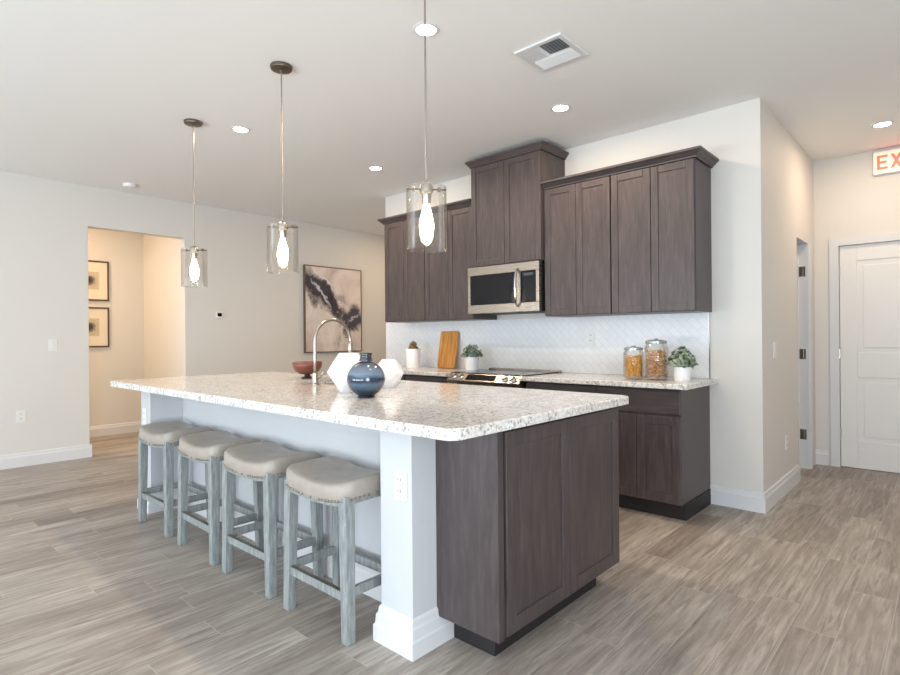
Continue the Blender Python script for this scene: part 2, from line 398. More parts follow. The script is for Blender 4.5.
def upper(label, x0, x1, z0, z1, yf, ytop, left, right, name='wall_cabinet', group='dark wood wall cabinets'):
    r = thing(name, label, 'cabinet', ((x0+x1)/2, KY, z0), group)
    def L(v): return v-(x0+x1)/2
    a, b = L(x0), L(x1); y0 = yf-KY+.019; h = z1-z0
    bx('cabinet_body', WOOD, (a+.002, b-.002, y0, -.001, 0, h), r, bevel=0.001)
    mid = 0
    for p, q in ((a+.003, mid), (mid, b-.003)):
        shaker(r, 'door', p, q, 0.002, h-.002, y0, -1, rail=.052)
    crown(r, a, b, y0-.012, -.001, h, left, right, prof=CP if z1 < 2.5 else [(p*.72, q_) for p, q_ in CP])
    return r
UY = 3.835
upper('dark wood wall cabinet at the far left end, beside the left kitchen wall edge', -4.42, -3.825, 1.365, 2.39, UY, None, True, False)
upper('dark wood wall cabinet directly left of the tall microwave cabinet', -3.825, -3.205, 1.365, 2.39, UY, None, False, False)
upper('tall raised dark wood cabinet above the microwave, topmost crown near the ceiling', -3.20, -2.46, 1.822, 2.712, 3.80, None, True, True)
upper('dark wood wall cabinet directly right of the microwave', -2.458, -1.88, 1.365, 2.39, UY, None, False, False)
upper('dark wood wall cabinet at the right end, above the glass jars', -1.88, -1.278, 1.365, 2.39, UY, None, False, True)

def base_cab(label, x0, x1, drawer=True, endpanel=0, z1=0.855):
    r = thing('base_cabinet', label, 'cabinet', ((x0+x1)/2, KY, 0), 'dark wood base cabinets')
    a, b = x0-(x0+x1)/2, x1-(x0+x1)/2; yf = 3.60-KY+.019
    bx('cabinet_body', WOOD, (a+.0005, b-.0005, yf, -.001, .105, z1), r, bevel=.001)
    bx('toe_kick', TOE, (a+.0005, b-.0005 + (.006 if endpanel > 0 else 0), yf+.055, -.001, 0, .105), r)
    shaker(r, 'door', a, 0, .11, .675, yf, -1, rail=.055); shaker(r, 'door', 0, b, .11, .675, yf, -1, rail=.055)
    d = MB().box(a+.003, b-.003, yf-.019, yf, .69, z1-.012).build('drawer', WOODH, r, bevel=.003)
    return r
base_cab('dark wood base cabinet at the left end of the back counter', -4.45, -3.87)
base_cab('dark wood base cabinet between the left end unit and the range', -3.87, -3.285)
base_cab('dark wood base cabinet directly right of the range', -2.485, -1.885)
base_cab('dark wood base cabinet at the right end of the back counter, under the jars', -1.885, -1.30, endpanel=1)
CZ = 0.892
def slab_box(name, label, x0, x1, y0, y1, z0, z1):
    o = bx(name, GRAN, (x0, x1, y0, y1, z0, z1), bevel=0.006); return tag(o, label, 'countertop')
slab_box('countertop', 'speckled granite countertop left of the range', -4.46, -3.285, 3.555, KY-.001, .857, CZ)
slab_box('countertop', 'speckled granite countertop right of the range, carrying the glass jars', -2.485, -1.24, 3.555, KY-.001, .857, CZ)
bs = bx('tile_backsplash', TILE, (-4.785, -1.30, KY-.010, KY-.0005, CZ+.001, 1.364))
tag(bs, 'white diagonal tile backsplash on the kitchen wall under the wall cabinets', 'backsplash')
bx('edge_trim', NICK, (-1.30, -1.295, KY-.013, KY-.0005, CZ+.001, 1.364), bs)

# microwave
r = thing('microwave', 'stainless steel microwave with black glass door under the tall cabinet', 'microwave', (-2.849, KY+.045, 1.408))
bx('case', BLK, (-.372, .377, -.405, -.046, 0, .410), r, bevel=.003)
f = MB(); f.box(-.378, .376, -.445, -.406, .335, .408).box(-.378, .376, -.445, -.406, 0.0, .075).box(-.378, -.350, -.445, -.406, .075, .335).box(.345, .376, -.445, -.406, .075, .335)
f.build('face_frame', STEEL, r, bevel=.003)
bx('window_glass', BLKG, (-.350, .155, -.440, -.407, .075, .335), r)
bx('control_panel', BLKG, (.198, .345, -.442, -.407, .075, .335), r)
bx('display', mat('pale_display', S(60, 70, 72), .2), (.225, .320, -.4435, -.4415, .295, .318), r)
bx('door_stile', STEEL, (.155, .198, -.443, -.406, .075, .335), r)
h = MB().tube([(.172, -.445, .045), (.172, -.475, .07), (.172, -.487, .13), (.172, -.490, .20), (.172, -.487, .27), (.172, -.475, .33), (.172, -.445, .355)], .011, 12).build('door_handle', CHROME, r, smooth=True)
b = MB()
for k in range(9): b.box(-.33+k*.075, -.275+k*.075, -.38, -.30, -.004, .001)
b.build('vent_grille', BLK, r)

# range
r = thing('kitchen_range', 'stainless steel range with front knobs and black glass cooktop', 'range', (-2.885, KY, 0))
bx('oven_body', BLK, (-.380, .380, -.60, -.03, .03, .86), r)
cp = [(-.605, .790), (-.640, .795), (-.648, .835), (-.585, .893), (-.55, .893), (-.55, .80)]
MB().prism(cp, lambda a, b, t: (t, a, b), -.382, .382).build('control_panel', STEEL, r, bevel=.003)
nv = Vector((0, -.058, .063)).normalized()    # outward normal of the sloping panel
up_s = Vector((0, .063, .058)).normalized()
def on_panel(x, s): return Vector((x, -.6165, .864)) + up_s*s
def panel_box(name, m, x0, x1, s0, s1, t):
    b = MB(); P = lambda x, s, d: tuple(on_panel(x, s) + nv*d)
    b.prism([(x0, s0), (x1, s0), (x1, s1), (x0, s1)], lambda a, c, d: P(a, c, d), -.002, t); return b.build(name, m, r)
panel_box('display', BLKG, -.175, .13, -.030, .032, .002)
for kx in (-.315, -.235, .225, .305):
    b = MB(); b.lathe([(.0, 0), (.026, 0), (.026, .006), (.021, .010), (.019, .030), (.0, .031)], n=20)
    o = b.build('knob', CHROME, r, smooth='auto'); q = nv.to_track_quat('Z', 'Y')
    o.matrix_local = Matrix.Translation(on_panel(kx, 0)) @ q.to_matrix().to_4x4()
bx('cooktop', BLKG, (-.381, .381, -.585, -.055, .86, .899), r, bevel=.003)
bx('rear_trim', STEEL, (-.381, .381, -.055, -.012, .86, .912), r, bevel=.003)
BRG = mat('burner_grey', S(70, 70, 74), .3)
for cx_, cy_, rr in ((-.19, -.44, .10), (.19, -.44, .085), (-.19, -.2, .08), (.19, -.2, .10)): MB().lathe([(rr, .8991), (rr, .8995), (rr+.004, .8995), (rr+.004, .8991)], (cx_, cy_, 0), 32, cap=False).build('burner_ring', BRG, r)
bx('oven_door', STEEL, (-.378, .378, -.630, -.60, .20, .775), r, bevel=.004)
bx('oven_window', BLKG, (-.26, .26, -.633, -.629, .33, .64), r)
MB().tube([(-.33, -.63, .72), (-.33, -.67, .72), (.33, -.67, .72), (.33, -.63, .72)], .011, 10).build('oven_handle', STEEL, r, smooth=True)
bx('storage_drawer', STEEL, (-.378, .378, -.625, -.60, .045, .19), r, bevel=.004)

# ------------------------------------------------------------------ island
IX0, IX1 = -4.31, -1.20
isl = thing('kitchen_island', 'white and dark wood kitchen island under the granite slab, stools along its side', 'island', (-2.75, 2.0, 0))
def I(d): return (d[0]+2.75, d[1]+2.75, d[2]-2.0, d[3]-2.0, d[4], d[5])
bx('knee_wall', ISLW, I((-4.14, -1.70, 1.66, 1.78, 0, .877)), isl)
baseboard('knee_wall_baseboard', (-4.14+2.75, 1.66-2.0), (-1.70+2.75, 1.66-2.0), (0, -1), isl)
def column(x0, x1, y0, y1, bb):
    o = bx('column', ISLW, I((x0, x1, y0, y1, 0, .877)), isl, bevel=.003)
    # moulded base wrapping the column
    prof = [(0, 0), (.024, 0), (.024, .062), (.018, .070), (.015, .105), (.009, .112), (.007, .132), (0, .142)]
    b = MB(); secs = []
    cs = [(x0, y0, -1, -1), (x1, y0, 1, -1), (x1, y1, 1, 1), (x0, y1, -1, 1)]
    for px, py, dx, dy in cs: secs.append([b.b.verts.new((px+2.75+dx*a, py-2.0+dy*a, z)) for a, z in prof])
    n = len(prof)
    for i in range(4):
        A, B = secs[i], secs[(i+1) % 4]
        for k in range(n): b.b.faces.new((A[k], A[(k+1) % n], B[(k+1) % n], B[k]))
    b.build('column_base', TRIM, o)
    return o
column(-1.695, -1.515, 1.44, 1.66, 1)
column(-4.31, -4.14, 1.44, 1.66, 1)
# cabinet run
bx('cabinet_body', WOOD, I((-1.56, -1.219, 1.572, 2.52, .105, .877)), isl, bevel=.002)
bx('cabinet_body', WOOD, I((-4.28, -1.56, 1.781, 2.52, .105, .877)), isl)
bx('toe_kick', TOE, I((-1.50, -1.285, 1.645, 2.44, 0, .105)), isl)
bx('toe_kick', TOE, I((-4.22, -1.50, 1.80, 2.40, 0, .105)), isl)
# end doors face +x: build facing -y then turn
turn = bpy.data.objects.new('tmp', None)
def shaker_x(x, y0, y1, z0, z1, rail=.058):
    o = shaker(isl, 'end_door', y0, y1, z0, z1, 0, -1, rail=rail)
    # local x -> world y, local -y -> world +x
    o.matrix_local = Matrix.Translation((x+2.75, -2.0, 0)) @ Matrix.Rotation(math.radians(90), 4, 'Z')
    return o
shaker_x(-1.219, 1.612, 2.058, .112, .858)
shaker_x(-1.219, 2.058, 2.518, .112, .858)
bx('face_frame', WOOD, I((-1.2195, -1.208, 1.572, 1.604, .105, .877)), isl)
bpy.data.objects.remove(turn)

# island top: rounded slab with the sink cut-out
def rrect(x0, x1, y0, y1, r, k=8):
    out = []
    for cx, cy, a0 in ((x1-r, y1-r, 0), (x0+r, y1-r, 90), (x0+r, y0+r, 180), (x1-r, y0+r, 270)):
        for i in range(k+1):
            a = math.radians(a0+90*i/k); out.append((cx+r*math.cos(a), cy+r*math.sin(a)))
    return out
SLx0, SLx1, SLy0, SLy1, SLz0, SLz1 = -4.42, -1.145, 1.266, 2.545, .878, .915
SK = (-3.32, -2.56, 2.04, 2.42)
b = MB(); O = rrect(SLx0, SLx1, SLy0, SLy1, .045); Iq = rrect(*SK, .03); n = len(O)
rings = []
e = .006
for pts, z, sh in ((O, SLz0, 0), (O, SLz1-e, 0)): rings.append([b.b.verts.new((p[0], p[1], z)) for p in pts])
Oi = rrect(SLx0+e, SLx1-e, SLy0+e, SLy1-e, .045-e); rings.append([b.b.verts.new((p[0], p[1], SLz1)) for p in Oi])
rings.append([b.b.verts.new((p[0], p[1], SLz1)) for p in Iq]); rings.append([b.b.verts.new((p[0], p[1], SLz0)) for p in Iq])
for A, B in zip(rings, rings[1:] + rings[:1]):
    for k in range(n): b.b.faces.new((A[k], A[(k+1) % n], B[(k+1) % n], B[k]))
tag(b.build('island_countertop', GRAN), 'large speckled granite slab on the kitchen island', 'countertop')
# sink basin under the cut-out (hung in a recess of the cabinet run)
sk = thing('kitchen_sink', 'stainless undermount sink sunk in the island slab behind the faucet', 'sink', ((SK[0]+SK[1])/2, (SK[2]+SK[3])/2, SLz0))
hx, hy = (SK[1]-SK[0])/2, (SK[3]-SK[2])/2
b = MB(); R0 = rrect(-hx-.02, hx+.02, -hy-.02, hy+.02, .03); R1 = rrect(-hx, hx, -hy, hy, .03); R2 = rrect(-hx+.02, hx-.02, -hy+.02, hy-.02, .03)
rg = [[b.b.verts.new((p[0], p[1], z)) for p in P] for P, z in ((R0, -.002), (R1, -.002), (R2, -.19))]
for A, B in zip(rg, rg[1:]):
    for k in range(n): b.b.faces.new((A[k], A[(k+1) % n], B[(k+1) % n], B[k]))
b.b.faces.new(rg[-1])
b.build('basin', STEEL, sk); MB().lathe([(0, -.189), (.04, -.189), (.045, -.186), (.0, -.184)], n=24, cap=False).build('drain', CHROME, sk)

# faucet
r = thing('kitchen_faucet', 'tall chrome gooseneck faucet standing on the island slab', 'faucet', (-2.92, 1.965, SLz1))
MB().lathe([(0, 0), (.028, 0), (.028, .006), (.020, .012), (.019, .07), (.014, .075), (.0, .075)], n=24).build('base', NICK, r, smooth='auto')
path = [(0, 0, .06), (0, 0, .15), (0, 0, .26)] + [(0, .135-.135*math.cos(a), .27+.135*math.sin(a)) for a in [PI*k/16 for k in range(17)]] + [(0, .27, .255)]
MB().tube(path, .0100, 16).build('spout', NICK, r, smooth=True)
MB().tube([(0, .27, .262), (0, .27, .25), (0, .272, .17), (0, .272, .165)], [.012, .016, .018, .014], 16).build('spray_head', NICK, r, smooth=True)
MB().tube([(.015, 0, .045), (.05, 0, .05), (.065, 0, .06), (.10, -.005, .085)], [.010, .009, .006, .005], 10).build('lever', NICK, r, smooth=True)

# ------------------------------------------------------------------ stools
def make_stool():
    r = thing('bar_stool', '', 'stool')
    W2, D2 = .235, .16        # half width along the counter, half depth
    # saddle cushion
    b = MB(); N, Mq = 32, 16; top = []
    def zsaddle(x, y): return .610 + .038*(abs(x)/W2)**2.2 - .010*(abs(y)/D2)**2
    def ring(s, zf):
        out = []
        for k in range(64):
            a = 2*PI*k/64; c, sn = math.cos(a), math.sin(a); ex = 2/7
            x = W2*s*math.copysign(abs(c)**ex, c); y = D2*s*math.copysign(abs(sn)**ex, sn); out.append(b.b.verts.new((x, y, zf(x, y))))
        return out
    low = lambda x, y: zsaddle(x, y)*0.55 + .45*.612 - .072
    rs = [ring(.965, lambda x, y: low(x, y)), ring(.99, lambda x, y: low(x, y)+.006), ring(1.0, lambda x, y: (low(x, y)+zsaddle(x, y))/2-.006),
          ring(.992, lambda x, y: zsaddle(x, y)-.014), ring(.965, lambda x, y: zsaddle(x, y)-.004), ring(.92, lambda x, y: zsaddle(x, y)+.002)]
    for s in (.8, .6, .4, .2): rs.append(ring(s, lambda x, y: zsaddle(x, y)+.004))
    for A, B in zip(rs, rs[1:]):
        for k in range(64): b.b.faces.new((A[k], A[(k+1) % 64], B[(k+1) % 64], B[k]))
    b.b.faces.new(rs[0][::-1]); b.b.faces.new(rs[-1])
    seat = b.build('seat', LEA, r, smooth=True)
    # wooden seat frame following the saddle
    b = MB(); rg = [ring(.945, lambda x, y: low(x, y)-.024) if False else None]
    def ring2(s, zf):
        out = []
        for k in range(64):
            a = 2*PI*k/64; c, sn = math.cos(a), math.sin(a); ex = 2/9
            x = W2*s*math.copysign(abs(c)**ex, c); y = D2*s*math.copysign(abs(sn)**ex, sn); out.append(b.b.verts.new((x, y, zf(x, y))))
        return out
    R = [ring2(.965, lambda x, y: low(x, y)-.010), ring2(.975, lambda x, y: low(x, y)-.007), ring2(.975, lambda x, y: low(x, y)+.004), ring2(.9, lambda x, y: low(x, y)+.004), ring2(.85, lambda x, y: low(x, y)-.010)]
    for A, B in zip(R, R[1:]+R[:1]):
        for k in range(64): b.b.faces.new((A[k], A[(k+1) % 64], B[(k+1) % 64], B[k]))
    b.build('seat_frame', LEGW, r, smooth='auto')
    # nailheads round the lower edge of the cushion
    b = MB(); per = []
    K = 720; prev = None; acc = 0; last = None
    for k in range(K+1):
        a = 2*PI*k/K; c, sn = math.cos(a), math.sin(a); ex = 2/7
        x = W2*.992*math.copysign(abs(c)**ex, c); y = D2*.992*math.copysign(abs(sn)**ex, sn)
        if prev: acc += math.hypot(x-prev[0], y-prev[1])
        if prev is None or acc >= .0185:
            per.append((x, y)); acc = 0
        prev = (x, y)
    for x, y in per:
        z = low(x, y)+.010; d = Vector((x/W2**2*abs(x/W2)**5 if True else 0, y/D2**2*abs(y/D2)**5, 0)); d = d.normalized() if d.length > 1e-6 else Vector((1, 0, 0))
        bmesh.ops.create_icosphere(b.b, subdivisions=1, radius=.0062, matrix=Matrix.Translation((x+d.x*.001, y+d.y*.001, z)))
    tag(b.build('nailhead_trim', NAIL, seat, smooth=True), kind='stuff')
    # legs taper and splay
    feet = {}
    for sx in (-1, 1):
        for sy in (-1, 1):
            tx, ty, fx, fy = sx*(W2-.036), sy*(D2-.034), sx*(W2-.022), sy*(D2-.028)
            b = MB(); rings_ = []
            for z, hw in ((0, .0205), (.30, .0225), (.578 + .0, .0245)):
                k = z/.578; cx, cy = fx+(tx-fx)*k, fy+(ty-fy)*k
                rings_.append([b.b.verts.new((cx+p*hw, cy+q*hw, z)) for p, q in ((-1, -1), (1, -1), (1, 1), (-1, 1))])
            for A, B in zip(rings_, rings_[1:]):
                for k in range(4): b.b.faces.new((A[k], A[(k+1) % 4], B[(k+1) % 4], B[k]))
            b.b.faces.new(rings_[0][::-1]); b.b.faces.new(rings_[-1])
            b.build('leg', LEGW, r, bevel=.004)
    lx, ly = W2-.027, D2-.030
    s1 = bx('stretcher', LEGW, (-lx+.018, lx-.018, -ly-.011, -ly+.011, .158, .196), r, bevel=.002)
    bx('kick_plate', NAIL, (-lx+.02, lx-.02, -ly-.0125, -ly+.004, .1955, .1985), s1)
    bx('stretcher', LEGW, (-lx+.018, lx-.018, ly-.011, ly+.011, .168, .206), r, bevel=.002)
    for sx in (-1, 1): bx('stretcher', LEGW, (sx*lx-.010, sx*lx+.010, -ly+.018, ly-.018, .175, .213), r, bevel=.002)
    return r
stool = make_stool()
SL = [(-1.985, 'grey wooden bar stool with beige saddle seat, nearest to the white island column'),
      (-2.575, 'grey bar stool with beige seat, second counted from the white island column'),
      (-3.145, 'grey bar stool with beige seat, third counted from the white island column'),
      (-3.775, 'grey bar stool with beige seat at the far left end of the island')]
for i, (x, lb) in enumerate(SL):
    o = stool if i == 0 else copy_tree(stool)
    o.location = (x, 1.468, 0); o['label'] = lb; o['group'] = 'saddle bar stools along the island'
    o.rotation_euler = (0, 0, (0.0, .012, -.01, .015)[i])

# ------------------------------------------------------------------ pendants
def make_pendant():
    r = thing('pendant_light', '', 'light')
    # origin at ceiling
    MB().lathe([(0, 0), (.062, 0), (.064, -.006), (.060, -.020), (.045, -.024), (.010, -.026), (.008, -.04), (0, -.04)], n=36).build('canopy', DNICK, r, smooth='auto')
    MB().lathe([(.0045, -.03), (.0045, -.905)], n=12).build('rod', NICK, r, smooth='auto')
    MB().lathe([(0, -.910), (.010, -.912), (.026, -.922), (.030, -.934), (.030, -.955), (.021, -.965), (.019, -1.000), (.016, -1.010), (0, -1.010)], n=28).build('socket', NICK, r, smooth='auto')
    b = MB(); b.tube([(-.088, 0, -.944), (.088, 0, -.944)], .004, 8)
    for s in (-1, 1): b.tube([(s*.050, 0, -.944), (s*.062, 0, -.944)], .011, 12)
    b.build('crossbar', DNICK, r, smooth='auto')
    g = MB(); R_, t = .090, .0035
    g.lathe([(R_, -.938), (R_, -1.212), (R_-t, -1.212), (R_-t, -.938), (R_, -.938)], n=56, cap=False)
    g.build('glass_shade', GLASS, r, smooth='auto')
    MB().lathe([(0, -1.00), (.012, -1.002), (.014, -1.02), (.024, -1.055), (.031, -1.09), (.032, -1.115), (.025, -1.145), (.010, -1.162), (0, -1.165)], n=24).build('bulb', BULB, r, smooth=True)
    return r
pend = make_pendant()
PL = [(-1.725, 'pendant light with clear glass cylinder, largest and nearest, in front of the wall cabinets'),
      (-2.912, 'pendant light with clear glass cylinder, middle one of the three over the island'),
      (-4.125, 'pendant light with clear glass cylinder, farthest left over the island')]
for i, (x, lb) in enumerate(PL):
    o = pend if i == 0 else copy_tree(pend)
    o.location = (x, 1.745, Z); o['label'] = lb; o['group'] = 'glass pendant lights over the island'; o.rotation_euler = (0, 0, math.radians(50))

# ------------------------------------------------------------------ ceiling fittings
def make_can():
    r = thing('recessed_downlight', '', 'light')
    MB().lathe([(.050, -.001), (.053, -.006), (.066, -.005), (.072, -.0005)], n=40, cap=False).build('trim_ring', TRIM, r, smooth=True)
    MB().lathe([(0, -.004), (.050, -.004)], n=32, cap=False).build('lens', LED, r)
    return r
can = make_can()
CL = [(-4.015, 2.055, 'round recessed ceiling light between the left and middle pendants'),
      (-4.02, 3.39, 'round recessed ceiling light nearest the far left end of the wall cabinets'),
      (-2.02, 2.05, 'round recessed ceiling light directly behind the rod of the nearest pendant'),
      (-2.03, 3.395, 'round recessed ceiling light between the ceiling vent and the tall cabinet'),
      (-0.40, 5.355, 'round recessed ceiling light in the hall in front of the exit sign')]
for i, (x, y, lb) in enumerate(CL):
    o = can if i == 0 else copy_tree(can)
    o.location = (x, y, Z); o['label'] = lb; o['group'] = 'round recessed ceiling lights'
    area_light('downlight_lamp', (x, y, Z-.012), (0, 0, 0), .10, .10, HALL_W if i == 4 else CAN_W, WARM, 'DISK')
area_light('passage_lamp', (-7.3, 1.2, Z-.012), (0, 0, 0), .12, .12, PASS_W, (1.0, .74, .48), 'DISK')
area_light('corridor_lamp', (-5.6, 5.6, Z-.012), (0, 0, 0), .12, .12, 12, WARM, 'DISK')
# supply-air vent
vt = thing('ceiling_vent', 'white square louvred air vent on the ceiling', 'vent', (-1.672, 2.70, Z))
o_, i_ = .150, .122
b = MB()
for d in ((-o_, o_, -o_, -i_), (-o_, o_, i_, o_), (-o_, -i_, -i_, i_), (i_, o_, -i_, i_)): b.box(*d, -.012, -.0005)
b.build('frame', TRIM, vt, bevel=.003)
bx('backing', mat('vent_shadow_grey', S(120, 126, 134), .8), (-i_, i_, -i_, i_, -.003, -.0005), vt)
b = MB()
def blade(p0, p1, out):
    p0, p1, out = Vector(p0), Vector(p1), Vector(out); th = Vector((0, 0, .0012))
    a = [p0 + Vector((0, 0, -.003)), p1 + Vector((0, 0, -.003)), p1 + out*.013 + Vector((0, 0, -.016)), p0 + out*.013 + Vector((0, 0, -.016))]
    lo = [b.b.verts.new(q) for q in a]; hi = [b.b.verts.new(q+out*.0015) for q in a]
    b.b.faces.new(lo); b.b.faces.new(hi[::-1])
    for k in range(4): b.b.faces.new((lo[k], hi[k], hi[(k+1) % 4], lo[(k+1) % 4]))
for k in range(6):
    y = .010+k*.0185
    blade((-i_+.002, y, 0), (i_-.002, y, 0), (0, 1, 0))
for k in range(6):
    x = .010+k*.0185
    blade((x, -i_+.002, 0), (x, .004, 0), (1, 0, 0)); blade((-x, -i_+.002, 0), (-x, .004, 0), (-1, 0, 0))
b.build('louvres', TRIM, vt)
# smoke detector
r = thing('smoke_detector', 'small white round smoke detector on the ceiling near the left wall', 'smoke detector', (-6.25, 2.0, Z))
MB().lathe([(0, 0), (.065, 0), (.065, -.012), (.058, -.030), (.030, -.036), (0, -.036)], n=32).build('housing', WPL, r, smooth='auto')
MB().lathe([(.0, -.036), (.012, -.036), (.010, -.040), (0, -.040)], n=16).build('test_button', WPL, r)

# exit sign
def letters(txt, size):
    # block letters as 2-D bars: list of quads (4 points)
    w_, h_, s_ = .6*size, size, .16*size; out = []; x = 0
    R = lambda a, b, c, d: [(a, c), (b, c), (b, d), (a, d)]
    for ch in txt:
        if ch == 'E': out += [R(x, x+s_, 0, h_), R(x, x+w_, 0, s_), R(x, x+w_*.9, h_/2-s_/2, h_/2+s_/2), R(x, x+w_, h_-s_, h_)]; x += w_
        elif ch == 'X': out += [[(x, 0), (x+s_*1.2, 0), (x+w_*1.1, h_), (x+w_*1.1-s_*1.2, h_)], [(x+w_*1.1-s_*1.2, 0), (x+w_*1.1, 0), (x+s_*1.2, h_), (x, h_)]]; x += w_*1.1
        elif ch == 'I': out += [R(x, x+s_, 0, h_)]; x += s_
        elif ch == 'T': out += [R(x, x+w_, h_-s_, h_), R(x+w_/2-s_/2, x+w_/2+s_/2, 0, h_)]; x += w_
        x += .16*size
    return out, x-.16*size
ex = thing('exit_sign', 'white exit sign with glowing red letters high on the hall end wall', 'sign', (-0.340, DY, 2.575))
bx('housing', WPL, (-.18, .18, -.045, -.0005, 0, .20), ex, bevel=.005)
RED = mat('red_lit_letters', S(215, 40, 30), .4, emit=(1.0, .09, .05, 1), es=2.0)
FACE = mat('white_face_with_haze', S(240, 220, 205), .4, emit=(1.0, .40, .26, 1), es=.75)  # emission puts the orange-pink haze of the lit letters on the face
bx('face', FACE, (-.172, .172, -.0475, -.0445, .012, .188), ex)
q, wd = letters('EXIT', .120); b = MB()
for k, pts in enumerate(q): b.prism(pts, lambda a, c, t: (a-wd/2, t, c+.040), -.0500-.0002*k, -.0470)
b.build('lettering', RED, ex)

# ------------------------------------------------------------------ wall plates
def plate(name, label, cat, loc, rz, kind):
    r = thing(name, label, cat, loc, rz=rz, group='white wall plates')
    bx('cover_plate', WPL, (-.037, .037, -.006, -.0003, -.058, .058), r, bevel=.002)
    if kind == 'switch': bx('rocker', WPL, (-.017, .017, -.011, -.006, -.033, .033), r, bevel=.002)
    else:
        for dz in (-.022, .022):
            s = bx('socket', WPL, (-.016, .016, -.008, -.006, dz-.015, dz+.015), r, bevel=.002)
            MB().box(-.008, -.005, -.0084, -.0075, dz-.004, dz+.007).box(.005, .008, -.0084, -.0075, dz-.004, dz+.007).build('slots', BLK, s)
    return r
L90 = math.radians(90)   # faces +x
plate('light_switch', 'white light switch on the left wall beside the opening', 'switch', (LX, 1.405, 1.158), L90, 'switch')
plate('wall_outlet', 'white power outlet low on the left wall', 'outlet', (LX, 1.147, .48), L90, 'outlet')
plate('light_switch', 'white light switch on the hall side wall before the pantry opening', 'switch', (HX, 4.514, 1.09), L90, 'switch')
plate('wall_outlet', 'white power outlet low on the hall side wall', 'outlet', (HX, 4.868, .377), L90, 'outlet')
plate('wall_outlet', 'white outlet on the tile backsplash left of the glass jars', 'outlet', (-2.225, KY-.010, 1.186), 0, 'outlet')
plate('wall_outlet', 'white outlet on the near white island column', 'outlet', (-1.575, 1.44, .635), 0, 'outlet')
plate('wall_outlet', 'white outlet on the far left island column', 'outlet', (-4.235, 1.44, .66), 0, 'outlet')
r = thing('thermostat', 'small dark thermostat on the left wall between the opening and the painting', 'thermostat', (LX, 3.083, 1.496), rz=L90)
bx('housing', WPL, (-.040, .040, -.020, -.0003, -.040, .040), r, bevel=.006)
bx('screen', BLKG, (-.026, .026, -.0215, -.0195, -.018, .024), r)

# ------------------------------------------------------------------ framed pictures
def print_mat():
    m = mat('botanical_print', rough=.6); t = NT(m); v = t.coords(out='Generated')
    sx = t.n('ShaderNodeSeparateXYZ'); t.l(v, sx.inputs[0])
    dx = t.math('MULTIPLY', t.math('SUBTRACT', sx.outputs[0], .5), 1.0); dz = t.math('SUBTRACT', sx.outputs[2], .5)
    d = t.math('SQRT', t.math('ADD', t.math('MULTIPLY', dx, dx), t.math('MULTIPLY', dz, dz)))
    n = t.noise(v, 7, 5, .6, 1.0); dd = t.math('ADD', d, t.math('MULTIPLY_ADD', n, .35, -.17))
    t.l(t.ramp(dd, [(.10, S(62, 54, 50)), (.22, S(120, 108, 98)), (.34, S(186, 172, 152)), (.5, S(196, 184, 164))]), t.b.inputs['Base Color']); return m
PRM = print_mat(); MATB = mat('cream_mat_board', S(226, 216, 196), .7); FRB = mat('brown_picture_frame', S(84, 66, 54), .4)
for i, (z0, z1, lb) in enumerate(((1.695, 2.195, 'framed print with brown frame in the side passage, upper of the two'), (1.115, 1.615, 'framed print with brown frame in the side passage, lower of the two'))):
    r = thing('framed_print', lb, 'picture', (-7.93, 2.07, (z0+z1)/2), rz=L90, group='framed prints in the passage')
    hw, hh = .21, (z1-z0)/2
    MB().box(-hw, hw, -.022, -.0005, -hh, -hh+.018).box(-hw, hw, -.022, -.0005, hh-.018, hh).box(-hw, -hw+.018, -.022, -.0005, -hh+.018, hh-.018).box(hw-.018, hw, -.022, -.0005, -hh+.018, hh-.018).build('frame', FRB, r, bevel=.002)
    bx('mat_board', MATB, (-hw+.017, hw-.017, -.012, -.001, -hh+.017, hh-.017), r)
    bx('print', PRM, (-.10, .10, -.0135, -.0118, -.11, .11), r)

